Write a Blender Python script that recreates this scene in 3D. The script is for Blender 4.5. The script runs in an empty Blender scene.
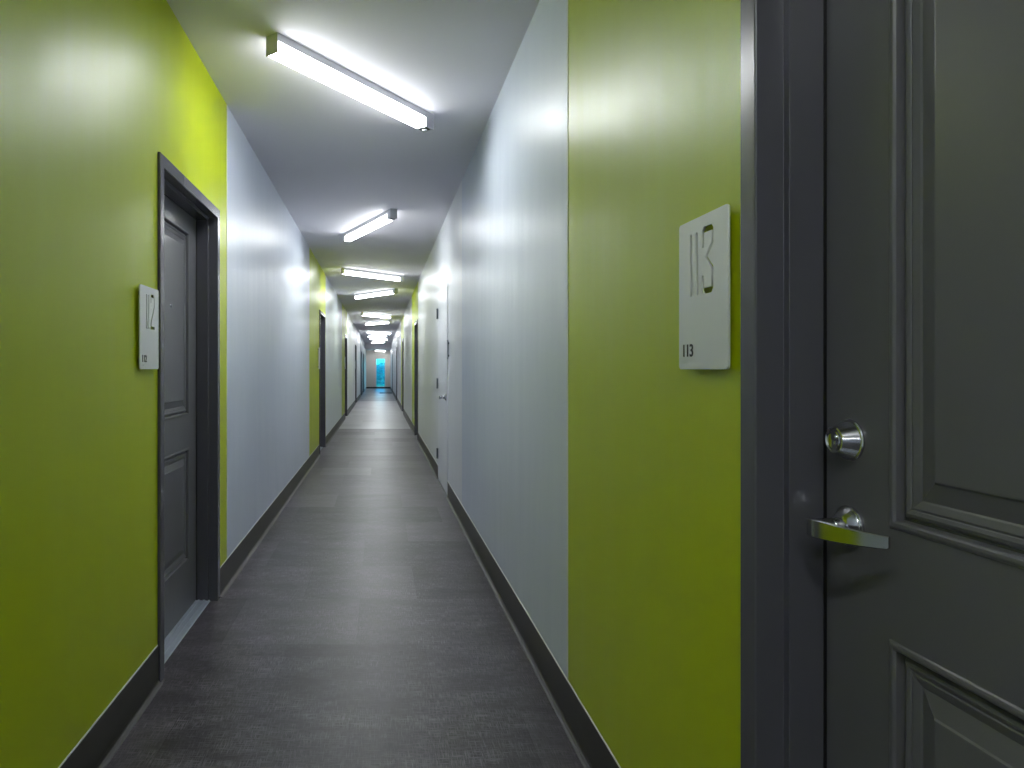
import bpy, bmesh, math, random
from mathutils import Vector, Matrix

random.seed(7)
C = bpy.context.scene.collection
sc = bpy.context.scene
PI = math.pi

# ------------------------------------------------------------------ camera / light / exposure
XL, XR, H = -0.875, 0.655, 2.745         # left wall, right wall, ceiling
Y0, Y1 = -5.6, 43.3                      # corridor ends
YS, HS = 39.2, 2.42                      # dropped soffit at the far end
cam = bpy.data.cameras.new('camera')
cam.lens = 24.0; cam.sensor_width = 36.0
cam.shift_x = 132 / 1024; cam.shift_y = -15 / 1024
cam.clip_start = 0.02; cam.clip_end = 200
co = bpy.data.objects.new('camera', cam); C.objects.link(co)
co.location = (0, 0, 1.235); co.rotation_euler = (PI / 2, 0, 0)
sc.camera = co

vs = sc.view_settings
sc.display_settings.display_device = 'sRGB'
vs.view_transform = 'Standard'; vs.look = 'None'; vs.gamma = 1.0
vs.use_curve_mapping = False
vs.exposure = 1.62
LAMP = 20.0                              # radiance of the lamp diffusers

w = bpy.data.worlds.new('sky'); sc.world = w; w.use_nodes = True
nt = w.node_tree; nt.nodes.clear()
out = nt.nodes.new('ShaderNodeOutputWorld'); bg = nt.nodes.new('ShaderNodeBackground')
sky = nt.nodes.new('ShaderNodeTexSky'); sky.sky_type = 'NISHITA'
sky.sun_disc = False; sky.sun_elevation = math.radians(38); sky.sun_rotation = math.radians(70)
nt.links.new(sky.outputs[0], bg.inputs[0]); bg.inputs[1].default_value = 0.50
nt.links.new(bg.outputs[0], out.inputs[0])

# ------------------------------------------------------------------ materials
def lin(c):
    return tuple(((v / 255) / 12.92 if v / 255 <= 0.04045 else (((v / 255) + 0.055) / 1.055) ** 2.4) for v in c) + (1,)

def mat(name, rgb, rough=0.5, metal=0.0, spec=0.5):
    m = bpy.data.materials.new(name); m.use_nodes = True
    b = m.node_tree.nodes['Principled BSDF']
    b.inputs['Base Color'].default_value = lin(rgb)
    b.inputs['Roughness'].default_value = rough
    b.inputs['Metallic'].default_value = metal
    b.inputs['Specular IOR Level'].default_value = spec
    return m

def N(m, t, **kw):
    n = m.node_tree.nodes.new(t)
    for k, v in kw.items(): setattr(n, k, v)
    return n

def L(m, a, b): m.node_tree.links.new(a, b)

def pos(m, scale=(1, 1, 1), loc=(0, 0, 0), obj=False):
    if obj:
        g = N(m, 'ShaderNodeTexCoord').outputs['Object']
    else:
        g = N(m, 'ShaderNodeNewGeometry').outputs['Position']
    mp = N(m, 'ShaderNodeMapping')
    mp.inputs['Scale'].default_value = scale; mp.inputs['Location'].default_value = loc
    L(m, g, mp.inputs['Vector'])
    return mp.outputs['Vector']

def noise(m, scale, detail=3, s=1.0, obj=False, rough=0.5):
    n = N(m, 'ShaderNodeTexNoise'); n.inputs['Scale'].default_value = s
    n.inputs['Detail'].default_value = detail; n.inputs['Roughness'].default_value = rough
    L(m, pos(m, scale, obj=obj), n.inputs['Vector'])
    return n.outputs['Fac']

def math_(m, op, a, b=None, c=None):
    n = N(m, 'ShaderNodeMath', operation=op)
    for i, v in enumerate((a, b, c)):
        if v is None: continue
        if isinstance(v, (int, float)): n.inputs[i].default_value = v
        else: L(m, v, n.inputs[i])
    return n.outputs[0]

def bump(m, h, strength, dist, prev=None):
    b = N(m, 'ShaderNodeBump'); b.inputs['Strength'].default_value = strength
    b.inputs['Distance'].default_value = dist
    L(m, h, b.inputs['Height'])
    if prev: L(m, prev, b.inputs['Normal'])
    return b.outputs['Normal']

def vary(m, rgb1, rgb2, fac):
    mx = N(m, 'ShaderNodeMix', data_type='RGBA')
    mx.inputs['A'].default_value = lin(rgb1); mx.inputs['B'].default_value = lin(rgb2)
    L(m, fac, mx.inputs['Factor'])
    L(m, mx.outputs['Result'], m.node_tree.nodes['Principled BSDF'].inputs['Base Color'])
    return mx

def paint(name, rgb, rough, wob=0.5, spec=0.5):
    """eggshell wall paint: faint roller peel and the long vertical waviness of a skimmed wall"""
    m = mat(name, rgb, rough, spec=spec)
    b = m.node_tree.nodes['Principled BSDF']
    n1 = bump(m, noise(m, (1, 3.8, 0.8), 2), wob, 0.012)
    n2 = bump(m, noise(m, (220, 220, 220), 2), 0.06, 0.002, n1)
    L(m, n2, b.inputs['Normal'])
    r = noise(m, (1.5, 9, 1.2), 3)
    L(m, math_(m, 'MULTIPLY_ADD', r, 0.16, rough - 0.08), b.inputs['Roughness'])
    return m

GREEN = paint('green_paint', (182, 198, 0), 0.39, 0.4, 0.38)
GREY = paint('cool_grey_paint', (203, 211, 224), 0.38, 0.7, 0.45)
WHITE = paint('white_paint', (222, 225, 228), 0.38, 0.7, 0.45)
SLATE = paint('slate_paint', (96, 112, 126), 0.4, 0.3)
CEIL = mat('ceiling_paint', (226, 224, 230), 0.7)
L(CEIL, bump(CEIL, noise(CEIL, (140, 140, 140), 2), 0.1, 0.002), CEIL.node_tree.nodes['Principled BSDF'].inputs['Normal'])
ENDW = mat('end_wall_paint', (186, 180, 172), 0.6)
CAULK = mat('caulk', (222, 224, 216), 0.5)
TOE = mat('grey_caulk', (66, 66, 65), 0.5)

def metalpaint(name, rgb, rough=0.3):
    m = mat(name, rgb, rough)
    b = m.node_tree.nodes['Principled BSDF']
    L(m, bump(m, noise(m, (420, 420, 420), 2, obj=True), 0.10, 0.0008), b.inputs['Normal'])
    L(m, math_(m, 'MULTIPLY_ADD', noise(m, (7, 7, 4), 4, obj=True), 0.12, rough - 0.05), b.inputs['Roughness'])
    return m
DOORM = metalpaint('dark_grey_door_paint', (99, 99, 103), 0.30)
FRAMEM = mat('dark_grey_frame_paint', (84, 84, 92), 0.27, 0, 0.6)
WDOOR = mat('white_door_paint', (226, 229, 234), 0.3)

BASE = mat('vinyl_base', (54, 52, 49), 0.45)
vary(BASE, (48, 46, 43), (62, 60, 56), noise(BASE, (3, 3, 30), 3))

CHROME = mat('satin_chrome', (205, 207, 210), 0.17, 1.0)
L(CHROME, bump(CHROME, noise(CHROME, (900, 30, 900), 2, obj=True), 0.05, 0.001), CHROME.node_tree.nodes['Principled BSDF'].inputs['Normal'])
BRUSH = mat('brushed_aluminium', (222, 225, 224), 0.45, 0.25)
L(BRUSH, bump(BRUSH, noise(BRUSH, (1500, 1500, 6), 2, obj=True), 0.15, 0.001), BRUSH.node_tree.nodes['Principled BSDF'].inputs['Normal'])
ALU = mat('anodised_aluminium', (176, 186, 198), 0.35, 0.5)
HOUS = mat('fixture_housing', (196, 198, 202), 0.4, 0.25)
HINGE = mat('dark_steel', (96, 104, 114), 0.4, 0.4)
BLACK = mat('black_plastic', (16, 16, 17), 0.45)
DARK = mat('dark_rubber', (30, 30, 32), 0.7)
STEEL = mat('grey_steel', (132, 142, 152), 0.38, 0.4)
MAT_ = mat('mat_fibre', (38, 44, 52), 0.95)
BARK = mat('bark', (84, 76, 66), 0.9)
LEAF = mat('leaves', (96, 150, 150), 0.6)
GRASS = mat('grass', (90, 120, 70), 0.9)
vary(GRASS, (74, 104, 60), (112, 140, 86), noise(GRASS, (3, 3, 3), 4))

LENS = bpy.data.materials.new('lit_diffuser'); LENS.use_nodes = True
t = LENS.node_tree; t.nodes.clear()
e = t.nodes.new('ShaderNodeEmission'); e.inputs[0].default_value = (0.95, 0.985, 1.0, 1); e.inputs[1].default_value = LAMP
o_ = t.nodes.new('ShaderNodeOutputMaterial'); t.links.new(e.outputs[0], o_.inputs[0])
LENS_SIDE = LENS.copy(); LENS_SIDE.name = 'lit_diffuser_side'
for n_ in LENS_SIDE.node_tree.nodes:
    if n_.type == 'EMISSION': n_.inputs[1].default_value = LAMP * 0.21

PANE = bpy.data.materials.new('blue_tinted_glass'); PANE.use_nodes = True
t = PANE.node_tree; t.nodes.clear()
tr = t.nodes.new('ShaderNodeBsdfTransparent'); tr.inputs[0].default_value = (0.14, 0.66, 0.80, 1)
gl = t.nodes.new('ShaderNodeBsdfGlossy'); gl.inputs['Roughness'].default_value = 0.03
mx = t.nodes.new('ShaderNodeMixShader'); fr = t.nodes.new('ShaderNodeFresnel'); fr.inputs[0].default_value = 1.45
o_ = t.nodes.new('ShaderNodeOutputMaterial')
t.links.new(fr.outputs[0], mx.inputs[0]); t.links.new(tr.outputs[0], mx.inputs[1]); t.links.new(gl.outputs[0], mx.inputs[2]); t.links.new(mx.outputs[0], o_.inputs[0])

PANE2 = PANE.copy(); PANE2.name = 'pale_blue_glass'
for n_ in PANE2.node_tree.nodes:
    if n_.type == 'BSDF_TRANSPARENT': n_.inputs[0].default_value = (0.72, 0.78, 0.8, 1)

# floor: 61 cm woven vinyl tiles, half-bond
def tilefloor(name, dark, light, rough, hi, patch=0.25):
    m = mat(name, dark, rough)
    b = m.node_tree.nodes['Principled BSDF']
    br = N(m, 'ShaderNodeTexBrick'); br.offset = 0.5; br.offset_frequency = 2
    br.inputs['Scale'].default_value = 1.0
    br.inputs['Brick Width'].default_value = 0.61; br.inputs['Row Height'].default_value = 0.61
    br.inputs['Mortar Size'].default_value = 0.0012; br.inputs['Mortar Smooth'].default_value = 0.3
    br.inputs['Bias'].default_value = 0.0
    br.inputs['Color1'].default_value = (0.0, 0.0, 0.0, 1); br.inputs['Color2'].default_value = (1, 1, 1, 1)
    br.inputs['Mortar'].default_value = (0.0, 0.0, 0.0, 1)
    L(m, pos(m, (1, 1, 1), (-0.20, -4.28 + 0.61 * 20, 0)), br.inputs['Vector'])
    wv = N(m, 'ShaderNodeSeparateColor'); L(m, br.outputs['Color'], wv.inputs[0])
    tone = wv.outputs[0]
    wx = noise(m, (18, 250, 1), 4, rough=0.65)      # threads across
    wy = noise(m, (250, 18, 1), 4, rough=0.65)      # threads along
    cl = noise(m, (2.6, 6.5, 1), 6, rough=0.7)
    thr = math_(m, 'MAXIMUM', wx, wy)
    thr = math_(m, 'SUBTRACT', thr, 0.52)
    thr = math_(m, 'MULTIPLY', thr, hi)
    cl2 = math_(m, 'MULTIPLY', math_(m, 'SUBTRACT', cl, 0.30), 2.6)
    thr = math_(m, 'MULTIPLY', thr, cl2)
    f = math_(m, 'MULTIPLY_ADD', tone, 0.22, thr)
    f = math_(m, 'ADD', f, math_(m, 'MULTIPLY', math_(m, 'SUBTRACT', cl, 0.36), patch))
    f = math_(m, 'SUBTRACT', f, math_(m, 'MULTIPLY', br.outputs['Fac'], 0.12))
    n = N(m, 'ShaderNodeClamp'); L(m, f, n.inputs[0])
    vary(m, dark, light, n.outputs[0])
    rr = math_(m, 'MULTIPLY_ADD', cl, 0.12, rough - 0.06)
    rr = math_(m, 'SUBTRACT', rr, math_(m, 'MULTIPLY', tone, 0.05))
    L(m, rr, b.inputs['Roughness'])
    nb = bump(m, wx, 0.25, 0.0012); nb = bump(m, wy, 0.25, 0.0012, nb)
    L(m, nb, b.inputs['Normal'])
    return m
FLOOR1 = tilefloor('woven_vinyl_tile', (25, 23, 26), (118, 112, 121), 0.40, 5.5, 1.1)
FLOOR2 = tilefloor('sheen_pale_vinyl_tile', (162, 162, 166), (196, 196, 200), 0.36, 1.2)  # smoother tile past the seam, its grazing sheen lightened into the colour
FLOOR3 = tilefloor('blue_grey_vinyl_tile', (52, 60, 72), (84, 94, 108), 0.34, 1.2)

# ------------------------------------------------------------------ mesh helpers
def box(bm, x0, x1, y0, y1, z0, z1, mi=0):
    vs_ = [bm.verts.new(p) for p in ((x0, y0, z0), (x1, y0, z0), (x1, y1, z0), (x0, y1, z0), (x0, y0, z1), (x1, y0, z1), (x1, y1, z1), (x0, y1, z1))]
    for q in ((0, 3, 2, 1), (4, 5, 6, 7), (0, 1, 5, 4), (1, 2, 6, 5), (2, 3, 7, 6), (3, 0, 4, 7)):
        bm.faces.new([vs_[i] for i in q]).material_index = mi

def obj(name, bm, mats, parent=None, bevel=0, smooth=False):
    bmesh.ops.recalc_face_normals(bm, faces=bm.faces)
    me = bpy.data.meshes.new(name); bm.to_mesh(me); bm.free()
    for m in (mats if isinstance(mats, (list, tuple)) else [mats]): me.materials.append(m)
    if smooth:
        me.polygons.foreach_set('use_smooth', [True] * len(me.polygons))
    o = bpy.data.objects.new(name, me); C.objects.link(o)
    if smooth and smooth is not True:
        me.set_sharp_from_angle(angle=math.radians(smooth))
    if parent: o.parent = parent
    if bevel:
        md = o.modifiers.new('bevel', 'BEVEL'); md.width = bevel; md.segments = 3; md.limit_method = 'ANGLE'
        md.harden_normals = False
    return o

def tag(o, label, cat, group=None, kind=None):
    o['label'] = label; o['category'] = cat
    if group: o['group'] = group
    if kind: o['kind'] = kind
    return o

def empty(name, loc=(0, 0, 0), rz=0):
    o = bpy.data.objects.new(name, None); C.objects.link(o)
    o.location = loc; o.rotation_euler = (0, 0, rz); o.empty_display_size = 0.1
    return o

def copy_tree(o, parent=None):
    c = o.copy(); C.objects.link(c)
    if parent: c.parent = parent
    for ch in o.children: copy_tree(ch, c)
    return c

def lathe(bm, prof, axis='-y', c=(0, 0, 0), seg=40, mi=0):
    """prof: (out, radius) pairs; turned about local -y through c"""
    rings = []
    for (h, r) in prof:
        if r < 1e-6:
            rings.append([bm.verts.new((c[0], c[1] - h, c[2]))]); continue
        rings.append([bm.verts.new((c[0] + r * math.cos(a), c[1] - h, c[2] + r * math.sin(a))) for a in [2 * PI * k / seg for k in range(seg)]])
    for a, b in zip(rings, rings[1:]):
        for k in range(seg):
            k2 = (k + 1) % seg
            if len(a) == 1 and len(b) == 1: continue
            if len(a) == 1: f = bm.faces.new((a[0], b[k], b[k2]))
            elif len(b) == 1: f = bm.faces.new((a[k], b[0], a[k2]))
            else: f = bm.faces.new((a[k], b[k], b[k2], a[k2]))
            f.material_index = mi

# ------------------------------------------------------------------ layout data
DW = 1.0                      # outer width of a unit door frame
left_doors = [2.685, 9.82, 16.97, 24.12]              # near edge
right_latch = [1.22, 12.77, 19.92, 27.07]             # far (latch) edge
far_left = [31.2, 35.6]                               # plain slate doors
far_right_latch = [36.0]
UD0, UD1 = 6.58, 7.66                                 # white utility door on the right wall
HEAD = 2.09

def openings(side):
    r = []
    if side == 'L':
        r += [(y + .004, y + DW - .004, 0, HEAD - .004) for y in left_doors + far_left]
    else:
        r += [(y - DW + .004, y - .004, 0, HEAD - .004) for y in right_latch + far_right_latch]
        r += [(UD0 + .004, UD1 - .004, 0, 2.075)]
        r += [(39.3, 42.3, 0.10, 2.2)]
    return sorted(r)

def wall(name, side, zones, label):
    """zones: list of (y_start, material index)"""
    bm = bmesh.new()
    x0, x1 = (XL - 0.2, XL) if side == 'L' else (XR, XR + 0.2)
    ops = openings(side)
    cuts = sorted(set([Y0 - .2, Y1 + .2] + [z[0] for z in zones if z[0] > Y0 - .2] + [v for o in ops for v in o[:2]]))
    for a, b in zip(cuts, cuts[1:]):
        mid = (a + b) / 2
        mi = [z[1] for z in zones if z[0] <= mid][-1]
        op = [o for o in ops if o[0] <= mid <= o[1]]
        if op:
            if op[0][2] > 0: box(bm, x0, x1, a, b, 0, op[0][2], mi)
            box(bm, x0, x1, a, b, op[0][3], H, mi)
        else:
            box(bm, x0, x1, a, b, 0, H, mi)
    o = obj(name, bm, [GREEN, GREY, WHITE, SLATE])
    return tag(o, label, 'wall', kind='structure')

wall('wall_left', 'L', [(-9, 2), (-3.3, 0), (-0.6, 1), (1.33, 0), (3.90, 1), (8.46, 0), (11.0, 1), (15.6, 0), (18.15, 2), (29.8, 3)],
     'left corridor wall painted in bright green and pale grey bands')
wall('wall_right', 'R', [(-9, 1), (0.0, 0), (2.38, 1), (5.46, 2), (11.72, 0), (14.0, 2), (18.85, 0), (21.2, 2)],
     'right corridor wall painted green beside the near door, then grey and white')

# end wall with window, back wall
WX0, WX1, WZ0, WZ1 = -0.262, 0.33, 0.10, 1.90
bm = bmesh.new()
box(bm, XL, WX0, Y1, Y1 + .2, 0, HS); box(bm, WX1, XR, Y1, Y1 + .2, 0, HS)
box(bm, WX0, WX1, Y1, Y1 + .2, 0, WZ0); box(bm, WX0, WX1, Y1, Y1 + .2, WZ1, HS)
tag(obj('wall_end', bm, ENDW), 'warm grey wall closing the far end of the corridor around the narrow window', 'wall', kind='structure')
bm = bmesh.new(); box(bm, XL, XR, Y0 - .2, Y0, 0, H)
tag(obj('wall_back', bm, GREY), 'plain grey wall behind the viewpoint', 'wall', kind='structure')

bm = bmesh.new(); box(bm, XL - .2, XR + .2, Y0 - .2, YS, H, H + .15); box(bm, XL - .2, XR + .2, YS, Y1 + .2, HS, H + .15)
tag(obj('ceiling', bm, CEIL), 'long white corridor ceiling carrying the slanted strip lights', 'ceiling', kind='structure')

bm = bmesh.new()
box(bm, XL - .2, XR + .2, Y0 - .2, 14.1, -.1, 0, 0)
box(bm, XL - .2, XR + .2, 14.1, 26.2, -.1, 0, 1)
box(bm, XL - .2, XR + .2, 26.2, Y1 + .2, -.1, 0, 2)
tag(obj('floor', bm, [FLOOR1, FLOOR2, FLOOR3]), 'long dark grey woven vinyl tile floor with its sheen painted in paler further on', 'floor', kind='structure')

# baseboards: 15 cm vinyl cove base with a toe, bead of caulk over it
def baseboard(name, side, label):
    bm = bmesh.new()
    s = 1 if side == 'L' else -1
    xw = XL if side == 'L' else XR
    ops = [o for o in openings(side) if o[2] == 0]
    segs, y = [], Y0
    for o in ops:
        if o[0] - .004 > y: segs.append((y, o[0] - .006))
        y = o[1] + .006
    segs.append((y, Y1))
    prof = [(0, .148), (.0035, .148), (.0045, .146), (.0045, .018), (.008, .008), (.016, .002), (.016, 0), (0, 0)]
    capp = [(0, .1475), (.003, .1475), (.0015, .1515), (0, .1520)]
    toe = [(.0155, 0), (.0158, .0035), (.023, .0012), (.024, 0)]
    for a, b in segs:
        for pr, mi in ((prof, 0), (capp, 1), (toe, 2)):
            A = [bm.verts.new((xw + s * d, a, z)) for d, z in pr]
            B = [bm.verts.new((xw + s * d, b, z)) for d, z in pr]
            n = len(pr)
            for i in range(n):
                bm.faces.new((A[i], A[(i + 1) % n], B[(i + 1) % n], B[i])).material_index = mi
            bm.faces.new(A).material_index = mi; bm.faces.new(B[::-1]).material_index = mi
    return tag(obj(name, bm, [BASE, CAULK, TOE]), label, 'baseboard', kind='structure')
baseboard('baseboard_left', 'L', 'dark vinyl cove baseboard along the left wall')
baseboard('baseboard_right', 'R', 'dark vinyl cove baseboard along the right wall')
bm = bmesh.new(); box(bm, XL + .006, XR - .006, Y1 - .006, Y1, 0, .10)
tag(obj('baseboard_end', bm, DARK), 'dark baseboard under the far window', 'baseboard', kind='structure')

# thin pale beads where one paint meets the next, and at the ceiling line
def bead(name, x, y, label):
    bm = bmesh.new(); s = 1 if x < 0 else -1
    box(bm, min(x, x + s * .002), max(x, x + s * .002), y - .005, y + .005, .152, H)
    return tag(obj(name, bm, CAULK), label, 'trim', kind='structure')
bead('trim_1', XL, 3.90, 'thin pale bead between green and grey paint past the left door')
bead('trim_2', XR, 2.38, 'thin pale bead between green and grey paint on the right wall')

# ------------------------------------------------------------------ the dark unit door
FO = -0.012; RB = 0.037; ST = 0.0975; SL = 0.1005      # frame face, rabbet, stop end, slab face (depths from wall face)
def sweep_frame(bm, prof, W, Ht):
    """U-shaped frame: profile (inset, depth) carried up one jamb, over the head and down the other"""
    rows = []
    for (i, d) in prof:
        rows.append([bm.verts.new((i, d, 0)), bm.verts.new((i, d, Ht - i)), bm.verts.new((W - i, d, Ht - i)), bm.verts.new((W - i, d, 0))])
    for a, b in zip(rows, rows[1:]):
        for k in range(3): bm.faces.new((a[k], a[k + 1], b[k + 1], b[k]))

PANEL = [(0, 0), (.002, .0022), (.005, .0032), (.009, .0030), (.0115, .0000), (.0130, -.0125), (.0165, -.0125), (.020, -.0060), (.0245, -.0045), (.029, -.0060),
         (.0305, -.0075), (.033, -.0062), (.042, -.0090), (.0445, -.0105), (.070, -.0035), (.0725, -.0015), (.075, -.0012)]
def slab_mesh(bm, x0, x1, z0, z1, yf, th, panels):
    px0, px1 = x0 + .155, x1 - .155
    xs = [x0, px0, px1, x1]; zs = [z0]
    for a, b in panels: zs += [a, b]
    zs.append(z1)
    V = {(i, j): bm.verts.new((xs[i], yf, zs[j])) for i in range(4) for j in range(len(zs))}
    for i in range(3):
        for j in range(len(zs) - 1):
            if i == 1 and j % 2 == 1: continue
            bm.faces.new((V[i, j], V[i + 1, j], V[i + 1, j + 1], V[i, j + 1]))
    for k in range(len(panels)):
        j = 2 * k + 1
        prev = [V[1, j], V[2, j], V[2, j + 1], V[1, j + 1]]
        for (ins, up) in PANEL[1:]:
            ins *= 1.1
            a, b = panels[k]
            cur = [bm.verts.new(p) for p in ((px0 + ins, yf - up, a + ins), (px1 - ins, yf - up, a + ins), (px1 - ins, yf - up, b - ins), (px0 + ins, yf - up, b - ins))]
            for q in range(4): bm.faces.new((prev[q], prev[(q + 1) % 4], cur[(q + 1) % 4], cur[q]))
            prev = cur
        bm.faces.new(prev)
    # sides and back
    bk = {}
    n = len(zs) - 1
    per = [(i, 0) for i in range(4)] + [(3, j) for j in range(1, n + 1)] + [(i, n) for i in (2, 1, 0)] + [(0, j) for j in range(n - 1, 0, -1)]
    for p in per: bk[p] = bm.verts.new((V[p].co.x, yf + th, V[p].co.z))
    for a, b in zip(per, per[1:] + per[:1]): bm.faces.new((V[a], V[b], bk[b], bk[a]))
    bm.faces.new([bk[p] for p in per])

def sweep_bar(bm, pts, hw, th):
    """flat bar through pts (x, y) in plan with half height per point"""
    rings = []
    for i, (x, y) in enumerate(pts):
        a = pts[max(0, i - 1)]; b = pts[min(len(pts) - 1, i + 1)]
        dx, dy = b[0] - a[0], b[1] - a[1]; l = math.hypot(dx, dy); nx, ny = -dy / l, dx / l
        h = hw[i]; t_ = th[i] / 2; c_ = min(t_ * .55, h * .3)
        sec = [(-t_, -h + c_), (-t_ + c_, -h), (t_ - c_, -h), (t_, -h + c_), (t_, h - c_), (t_ - c_, h), (-t_ + c_, h), (-t_, h - c_)]
        rings.append([(x + nx * s, y + ny * s, z) for s, z in sec])
    return rings

def lever(parent, cx, z, yf, sgn=1, mat_=CHROME):
    bm = bmesh.new()
    K = [(-.016, .050), (-.012, .0565), (-.004, .0615), (.010, .0640), (.028, .0640), (.050, .0615), (.072, .0565), (.094, .0490), (.112, .0410), (.126, .0335), (.128, .0325)]
    hw = [.0105, .0135, .0150, .0152, .0148, .0138, .0126, .0114, .0104, .0096, .0086]
    th = [.006, .009, .010, .0095, .008, .0072, .0066, .0062, .006, .006, .005]
    rings = sweep_bar(bm, [(cx + sgn * a, yf - b) for a, b in K], hw, th)
    R = [[bm.verts.new((x, y, z - .0035 + .010 * i_ / 10 + zz)) for x, y, zz in r] for i_, r in enumerate(rings)]
    for a, b in zip(R, R[1:]):
        for q in range(8): bm.faces.new((a[q], a[(q + 1) % 8], b[(q + 1) % 8], b[q]))
    bm.faces.new(R[0]); bm.faces.new(R[-1][::-1])
    lathe(bm, [(.010, .0150), (.030, .0135), (.031, .0128), (.032, .0135), (.057, .0125), (.060, .0095), (.060, 0)], c=(cx, yf, z), seg=28)
    o = obj('lever_handle', bm, mat_, parent, smooth=40)
    bm = bmesh.new()
    lathe(bm, [(0, .0330), (.003, .0335), (.0045, .0330), (.005, .0300), (.0075, .0300), (.0085, .0290), (.0150, .0215), (.0175, .0175), (.0180, .0120), (.0180, 0)], c=(cx, yf, z), seg=44)
    obj('rose', bm, mat_, o, smooth=35)
    return o

def make_door():
    root = empty('door_1')
    bm = bmesh.new()
    prof = [(0, .0005), (0, FO + .002), (.002, FO), (.048, FO), (.050, FO + .002), (.050, RB), (.066, RB), (.066, ST), (.050, ST), (.050, .17), (0, .17)]
    sweep_frame(bm, prof, DW, HEAD)
    fr = obj('door_frame', bm, FRAMEM, root, bevel=.0022)
    bm = bmesh.new()                                    # weatherstrip in the rabbet
    sweep_frame(bm, [(.0655, ST - .003), (.0665, ST - .003), (.0665, SL - .0006), (.0600, SL - .0006), (.0600, ST + .0006), (.0655, ST + .0006)], DW, HEAD)
    obj('weatherstrip', bm, BLACK, root)
    bm = bmesh.new()
    slab_mesh(bm, .053, DW - .053, .012, HEAD - .054, SL, .044, [(.262, .835), (1.000, 1.930)])
    slab = obj('door_slab', bm, DOORM, root, bevel=.0006)
    # threshold
    bm = bmesh.new()
    pr = [(.028, 0), (.032, .006), (.052, .008), (.054, .012), (.062, .012), (.064, .0085), (.080, .0085), (.082, .0125), (.090, .0125), (.092, .009), (.145, .009), (.150, 0)]
    A = [bm.verts.new((.0505, d, z)) for d, z in pr]; B = [bm.verts.new((DW - .0505, d, z)) for d, z in pr]
    for i in range(len(pr)): bm.faces.new((A[i], A[(i + 1) % len(pr)], B[(i + 1) % len(pr)], B[i]))
    bm.faces.new(A); bm.faces.new(B[::-1])
    obj('threshold', bm, ALU, root)
    # deadbolt
    bm = bmesh.new()
    cx = .123
    lathe(bm, [(0, .0335), (.0025, .0338), (.004, .0325), (.0045, .0300), (.024, .0222), (.0265, .0212), (.0272, .0195), (.0260, .0180), (.0245, .0172), (.0245, 0)], c=(cx, SL, 1.121), seg=48)
    db = obj('deadbolt', bm, CHROME, root, smooth=35)
    bm = bmesh.new()
    lathe(bm, [(.0240, .0150), (.0268, .0148), (.0275, .0135), (.0265, .0120), (.0262, 0)], c=(cx, SL, 1.121), seg=36)
    box(bm, cx - .0012, cx + .0012, SL - .0275, SL - .0262, 1.121 - .007, 1.121 + .006)
    lathe(bm, [(.0262, .0050), (.0285, .0046), (.0285, 0)], c=(cx + .001, SL, 1.1245), seg=20)
    obj('lock_cylinder', bm, CHROME, db, smooth=35)
    lever(root, cx, .982, SL)
    bm = bmesh.new()
    lathe(bm, [(0, .0085), (.002, .0085), (.0032, .0070), (.0032, .0045), (.0020, .0040), (.0020, 0)], c=(DW / 2, SL, 1.530), seg=24)
    obj('peephole', bm, CHROME, root, smooth=35)
    return root

def place(o, side, y):
    if side == 'L': o.location = (XL, y, 0); o.rotation_euler = (0, 0, PI / 2)
    else: o.location = (XR, y, 0); o.rotation_euler = (0, 0, -PI / 2)

ordn = ['second', 'third', 'fourth']
d0 = make_door(); place(d0, 'R', right_latch[0])
tag(d0, 'large dark grey panelled apartment door at right beside the 113 plate', 'door', 'dark apartment doors', 'structure')
k = 2
for i, y in enumerate(left_doors):
    d = copy_tree(d0); d.name = 'door_%d' % k; k += 1; place(d, 'L', y)
    d['label'] = ('dark grey panelled apartment door on the left beside the 112 plate' if i == 0 else
                  'dark grey apartment door on the left wall, %s from the front' % ordn[i - 1])
for i, y in enumerate(right_latch[1:]):
    d = copy_tree(d0); d.name = 'door_%d' % k; k += 1; place(d, 'R', y)
    d['label'] = ['dark grey apartment door on the right wall, first past the white door',
                  'dark grey apartment door on the right wall, second past the white door',
                  'dark grey apartment door on the right wall, third past the white door'][i]

# plain doors at the far end
SDOOR = metalpaint('slate_door_paint', (70, 82, 96), 0.3)
def plain_door(side, y, label):
    global k
    root = empty('door_%d' % k); k += 1
    bm = bmesh.new(); sweep_frame(bm, [(0, .0005), (0, FO), (.05, FO), (.05, .036), (.062, .036), (.062, .08), (.05, .08), (.05, .17), (0, .17)], DW, HEAD)
    obj('door_frame', bm, SDOOR, root, bevel=.001)
    bm = bmesh.new(); slab_mesh(bm, .053, DW - .053, .010, HEAD - .054, .083, .044, [(.262, .835), (1.000, 1.930)])
    obj('door_slab', bm, SDOOR, root)
    lever(root, .118, .982, .083)
    place(root, side, y)
    return tag(root, label, 'door', kind='structure')
plain_door('L', far_left[0], 'slate blue door on the left just past the last green band')
plain_door('L', far_left[1], 'slate blue door on the left nearest the far end window')
plain_door('R', far_right_latch[0], 'slate blue door on the right nearest the far end window')

# white utility door (hinged on the corridor side)
root = empty('door_%d' % k, (XR, UD0, 0), -PI / 2)
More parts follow.
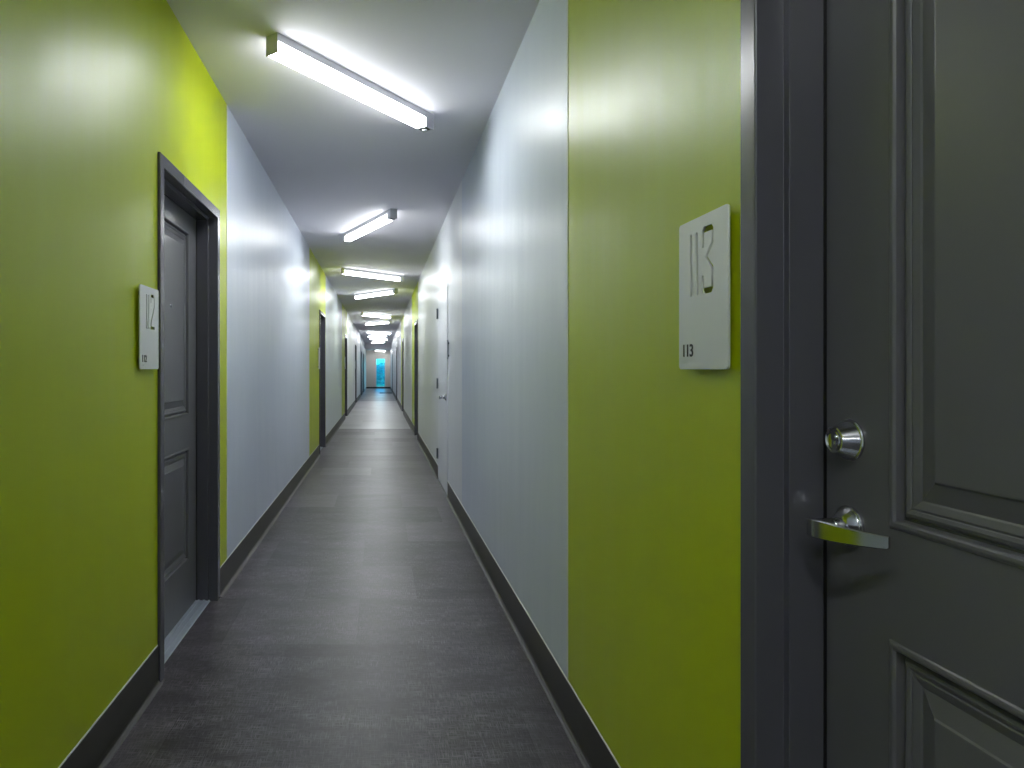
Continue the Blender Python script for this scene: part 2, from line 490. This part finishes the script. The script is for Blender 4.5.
# local x runs toward -Y, so the door occupies x from -(UD1-UD0) to 0
Wd = UD1 - UD0
bm = bmesh.new()
for (i0, i1) in ((0, .045),):
    rows = []
    for (i, d) in [(0, .0005), (0, -.004), (.045, -.004), (.045, .10), (0, .10)]:
        rows.append([bm.verts.new((-Wd + i, d, 0)), bm.verts.new((-Wd + i, d, 2.08 - i)), bm.verts.new((-i, d, 2.08 - i)), bm.verts.new((-i, d, 0))])
    for a, b in zip(rows, rows[1:]):
        for q in range(3): bm.faces.new((a[q], a[q + 1], b[q + 1], b[q]))
obj('door_frame', bm, WDOOR, root, bevel=.001)
bm = bmesh.new(); box(bm, -Wd + .048, -.048, -.006, .040, .014, 2.032)
obj('door_slab', bm, WDOOR, root, bevel=.0015)
bm = bmesh.new(); box(bm, -Wd + .05, -.05, .045, .09, 0, .012)
obj('threshold', bm, DARK, root)
for z in (.295, 1.075, 1.85):
    bm = bmesh.new()
    lathe(bm, [(-.057, 0), (-.057, .0095), (.057, .0095), (.057, 0)], seg=16)
    for v in bm.verts:  # stand the barrel upright
        x_, y_, z_ = v.co; v.co = (-Wd + .0465 + x_, -.016 + z_, z + y_)
    box(bm, -Wd + .018, -Wd + .075, -.0125, -.0100, z - .057, z + .057)
    obj('hinge', bm, HINGE, root)
lever(root, -.048 - .065, .957, -.006, sgn=-1, mat_=CHROME)
tag(root, 'white flush utility door with steel hinges on the right wall', 'door', kind='structure')
k += 1

# ------------------------------------------------------------------ room number plates
def spline_poly(cu, pts):
    s = cu.splines.new('POLY'); s.points.add(len(pts) - 1)
    for i, (x, y) in enumerate(pts): s.points[i].co = (x, y, 0, 1)
    s.use_cyclic_u = True

def rrect(x0, x1, y0, y1, r, n=6):
    p = []
    for (cx, cy, a0) in ((x1 - r, y1 - r, 0), (x0 + r, y1 - r, 90), (x0 + r, y0 + r, 180), (x1 - r, y0 + r, 270)):
        for i in range(n + 1):
            a = math.radians(a0 + 90 * i / n); p.append((cx + r * math.cos(a), cy + r * math.sin(a)))
    return p

def slot1(u):
    return rrect(u - .0048, u + .0048, .148, .277, .0046, 4)
def slot3(u0, u1):
    s = .0085; t_ = .013; b, T = .148, .282; c_ = .008
    return [(u0, T - c_), (u0 + c_, T), (u1 - c_, T), (u1, T - c_), (u1, .2435), (u0 + .022, .2215), (u1, .1995), (u1, b + c_), (u1 - c_, b), (u0 + c_, b), (u0, b + c_),
            (u0, .186), (u0 + s, .186), (u0 + s, b + t_), (u1 - s, b + t_), (u1 - s, .196), (u0 + .0125, .2215), (u1 - s, .247), (u1 - s, T - t_), (u0 + s, T - t_), (u0 + s, .240), (u0, .240)]
def slot2(u0, u1):
    s = .0085; t_ = .013; b, T = .148, .282; c_ = .008
    return [(u0, T - c_), (u0 + c_, T), (u1 - c_, T), (u1, T - c_), (u1, .235), (u0 + s + .001, .172), (u0 + s + .001, b + t_), (u1, b + t_), (u1, b), (u0, b), (u0, .174),
            (u1 - s, .236), (u1 - s, T - t_), (u0 + s, T - t_), (u0 + s, .248), (u0, .248)]

def to_mesh(cu_obj, name):
    dg = bpy.context.evaluated_depsgraph_get(); dg.update()
    me = bpy.data.meshes.new_from_object(cu_obj.evaluated_get(dg)); me.name = name
    bpy.data.objects.remove(cu_obj)
    return me

def plate(slots, name='room_sign', wd=.205, ht=.305):
    cu = bpy.data.curves.new('plate', 'CURVE'); cu.dimensions = '2D'; cu.fill_mode = 'BOTH'
    cu.extrude = .0016; cu.bevel_depth = .0007; cu.bevel_resolution = 1
    spline_poly(cu, rrect(0, wd, 0, ht, .008))
    for s in slots: spline_poly(cu, s)
    o = bpy.data.objects.new('tmp', cu); C.objects.link(o)
    me = to_mesh(o, 'plate')
    me.transform(Matrix.Rotation(PI / 2, 4, 'X'))       # (u, v) -> x, z ; thickness on y
    me.materials.clear(); me.materials.append(BRUSH)
    return me

def sign(slots, text, loc, rz, wd=.205, ht=.305, tx=.012):
    """root at wall face; reading direction local +x, local y into the wall"""
    root = empty('room_sign', loc, rz)
    p = bpy.data.objects.new('plate', plate(slots, wd=wd, ht=ht)); C.objects.link(p); p.parent = root; p.location = (0, -.0118, 0)
    for (x, z) in ((.03, .03), (wd - .035, .03), (.03, ht - .03), (wd - .035, ht - .03)):
        bm = bmesh.new(); box(bm, x - .008, x + .008, -.0078, 0, z - .008, z + .008)
        obj('mounting_pad', bm, BLACK, root)
    if text:
        cu = bpy.data.curves.new('t', 'FONT'); cu.body = text; cu.size = .036; cu.extrude = .0006; cu.space_character = .95; cu.offset = .0005
        o = bpy.data.objects.new('tmp', cu); C.objects.link(o)
        me = to_mesh(o, 'number')
        me.transform(Matrix.Rotation(PI / 2, 4, 'X') @ Matrix.Diagonal((1.02, 1, 1, 1)))
        me.materials.clear(); me.materials.append(BLACK)
        n = bpy.data.objects.new('tactile_number', me); C.objects.link(n); n.parent = root; n.location = (tx, -.0146, .026)
        bm = bmesh.new()
        for c_ in range(4):
            for (dx, dz) in ((0, 0), (0, .0024), (.0024, .0024 if c_ % 2 else 0), (.0024, .0048)):
                x = tx + .004 + c_ * .0065 + dx; z = .012 + dz
                box(bm, x - .0006, x + .0006, -.0146, -.0138, z - .0006, z + .0006)
        obj('braille', bm, BRUSH, root)
    return root

s113 = sign([slot1(.056), slot1(.081), slot3(.103, .150)], '113', (XR, 1.463, 1.235), -PI / 2, tx=.015)
tag(s113, 'brushed metal room plate reading 113 on green wall by the right door', 'sign', 'room number plates')
s112 = sign([slot1(.068), slot1(.092), slot2(.113, .158)], '112', (XL, 2.450, 1.235), PI / 2, tx=.016)
tag(s112, 'brushed metal room plate reading 112 on green wall by the left door', 'sign', 'room number plates')
sb = sign([slot1(.055), slot1(.080)], None, (XL, left_doors[1] - .24, 1.235), PI / 2)
tag(sb, 'metal room plate before the second dark door on the left', 'sign', 'room number plates')
for y, lb in ((left_doors[2] - .24, 'metal room plate before the third dark door on the left'),
              (left_doors[3] - .24, 'metal room plate before the fourth dark door on the left')):
    c = copy_tree(sb); c.location = (XL, y, 1.235); c['label'] = lb
su = sign([], None, (XR, UD0 - .035, 1.33), -PI / 2, wd=.10, ht=.18)
for ch in su.children:
    if ch.name.startswith('plate'): ch.data.materials[0] = STEEL
su.name = 'wall_plaque'
tag(su, 'small grey plaque on the right wall beside the white door', 'plaque')

# ------------------------------------------------------------------ strip lights
def make_light():
    Lh, W_, T_ = 1.265, .036, .090
    root = empty('ceiling_light')
    bm = bmesh.new(); box(bm, -Lh / 2 + .006, Lh / 2 - .010, -W_, W_, -.037, 0)
    box(bm, Lh / 2 - .078, Lh / 2 - .010, -W_, W_, -.088, -.035)
    obj('housing', bm, HOUS, root, bevel=.001)
    bm = bmesh.new()
    pr = [(-W_ + .001, -.038), (-W_ + .001, -.082), (-W_ + .006, -.088), (W_ - .006, -.088), (W_ - .001, -.082), (W_ - .001, -.038)]
    A = [bm.verts.new((-Lh / 2 + .006, y, z)) for y, z in pr]; B = [bm.verts.new((Lh / 2 - .079, y, z)) for y, z in pr]
    for i in range(6): bm.faces.new((A[i], A[(i + 1) % 6], B[(i + 1) % 6], B[i])).material_index = 1 if i in (0, 4) else 0
    bm.faces.new(A); bm.faces.new(B[::-1])
    obj('diffuser', bm, [LENS, LENS_SIDE], root)
    for x in (-1, 1):
        bm = bmesh.new(); a = x * Lh / 2; b = x * (Lh / 2 - .006 if x < 0 else Lh / 2 - .010)
        box(bm, min(a, b), max(a, b), -W_ - .001, W_ + .001, -T_, 0)
        obj('end_cap', bm, HOUS, root, bevel=.001)
    bm = bmesh.new(); box(bm, Lh / 2 - .068, Lh / 2 - .020, -.026, .026, -.0925, -.088)
    s = obj('sensor', bm, BLACK, root, bevel=.001)
    bm = bmesh.new()
    lathe(bm, [(0, .016), (.004, .0145), (.008, .009), (.0092, 0)], seg=24)
    for v in bm.verts: v.co = (Lh / 2 - .044 + v.co.x, v.co.z, -.0920 + v.co.y)
    obj('sensor_lens', bm, WDOOR, s, smooth=True)
    return root

# (left end, right end) in plan; the sensor end is always the right one
LT = [((-.56, -4.75), (.36, -3.88)), ((-.42, .05), (.20, -1.05)), ((-.489, 3.082), (.289, 4.077)), ((-.36, 7.60), (.13, 6.435)), ((-.56, 10.20), (.36, 11.07)), ((-.48, 13.80), (.31, 12.80)),
      ((-.48, 18.2), (.32, 19.2)), ((-.45, 22.1), (.34, 21.1)), ((-.52, 27.1), (.44, 27.9)), ((-.50, 30.6), (.34, 29.7)),
      ((-.48, 33.0), (.36, 33.9)), ((-.44, 37.6), (.32, 36.6)), ((-.30, 41.9), (.30, 42.9))]
nm = ['behind the viewpoint, furthest back', 'over the viewpoint', 'nearest the viewer, over the first pair of doors', 'second from the front, slanting the other way', 'third from the front, before the second left door', 'fourth from the front',
      'fifth from the front', 'sixth from the front', 'seventh from the front, lying almost crosswise', 'eighth from the front', 'ninth from the front',
      'second to last along the corridor', 'last of all, under the lowered end ceiling']
lp = make_light()
for i, (a, b) in enumerate(LT):
    o = lp if i == 0 else copy_tree(lp)
    cx, cy = (a[0] + b[0]) / 2, (a[1] + b[1]) / 2
    o.location = (cx, cy, H if cy < YS else HS)
    o.rotation_euler = (0, 0, math.atan2(b[1] - a[1], b[0] - a[0]))
    tag(o, 'glowing ceiling strip light ' + nm[i], 'light fixture', 'slanted ceiling strip lights')

# ------------------------------------------------------------------ far end: windows, mat, outdoors
def window(name, plane, a0, a1, z0, z1, label, mull=()):
    root = empty(name, (0, 0, 0))
    def bx(bm, a, b, c, d, t0, t1):
        if plane == 'Y': box(bm, a, b, Y1 + t0, Y1 + t1, c, d)
        else: box(bm, XR + t0, XR + t1, a, b, c, d)
    bm = bmesh.new(); f = .03
    bx(bm, a0, a0 + f, z0, z1, .02, .10); bx(bm, a1 - f, a1, z0, z1, .02, .10)
    bx(bm, a0 + f, a1 - f, z0, z0 + f, .02, .10); bx(bm, a0 + f, a1 - f, z1 - f, z1, .02, .10)
    for m_ in mull: bx(bm, m_ - .02, m_ + .02, z0 + f, z1 - f, .02, .10)
    obj('window_frame', bm, ALU, root)
    bm = bmesh.new(); bx(bm, a0 + f, a1 - f, z0 + f, z1 - f, .055, .061)
    obj('pane', bm, PANE if plane == 'Y' else PANE2, root)
    return tag(root, label, 'window', kind='structure')
window('window_1', 'Y', WX0, WX1, WZ0, WZ1, 'narrow tall blue tinted window in the far end wall')
window('window_2', 'X', 39.3, 42.3, .10, 2.2, 'side window on the right just before the far end', (40.8,))

bm = bmesh.new(); box(bm, -.02, .62, 34.6, 35.6, 0, .012)
tag(obj('floor_mat', bm, MAT_, bevel=.003), 'thin dark mat on the floor near the far end window', 'mat')

bm = bmesh.new(); box(bm, -22, 22, Y1 + .2, 75, -.35, -.15)
tag(obj('lawn', bm, GRASS), 'lawn outside the far end window', 'lawn', kind='structure')
bm = bmesh.new(); box(bm, XR + .2, 22, 34, Y1 + .2, -.35, -.15)
tag(obj('terrace', bm, GRASS), 'grass outside the side window at the far end', 'lawn', kind='structure')

def tree(x, y, h, r, label, seed):
    rnd = random.Random(seed)
    root = empty('leafy_tree', (x, y, -.15))
    bm = bmesh.new(); pr = [(0, .11), (h * .25, .08), (h * .6, .055), (h * .85, .02)]
    rings = [[bm.verts.new((rr * math.cos(a) + .04 * math.sin(z * 2), rr * math.sin(a), z)) for a in [2 * PI * q / 8 for q in range(8)]] for z, rr in pr]
    for a, b in zip(rings, rings[1:]):
        for q in range(8): bm.faces.new((a[q], a[(q + 1) % 8], b[(q + 1) % 8], b[q]))
    obj('trunk', bm, BARK, root)
    bm = bmesh.new()
    cl = [(rnd.uniform(-r, r) * .6, rnd.uniform(-r, r) * .6, h * .62 + rnd.uniform(-.35, .35) * h, rnd.uniform(.3, .55) * r) for _ in range(12)]
    for _ in range(2600):
        c = rnd.choice(cl); d = Vector((rnd.gauss(0, 1), rnd.gauss(0, 1), rnd.gauss(0, 1))).normalized() * c[3] * rnd.uniform(.7, 1)
        p = Vector(c[:3]) + d
        if p.z < .25: continue
        u = Vector((rnd.gauss(0, 1), rnd.gauss(0, 1), rnd.gauss(0, 1))).normalized() * .06; v = u.orthogonal() * .7
        bm.faces.new([bm.verts.new(q) for q in (p - u, p + v, p + u, p - v)])
    obj('foliage', bm, LEAF, root)
    return tag(root, label, 'tree')
tree(-.35, 48.5, 1.55, 1.1, 'leafy tree outside the far window, left of centre', 3)
tree(.65, 50.5, 1.5, 1.0, 'leafy tree outside the far window, right of centre', 5)
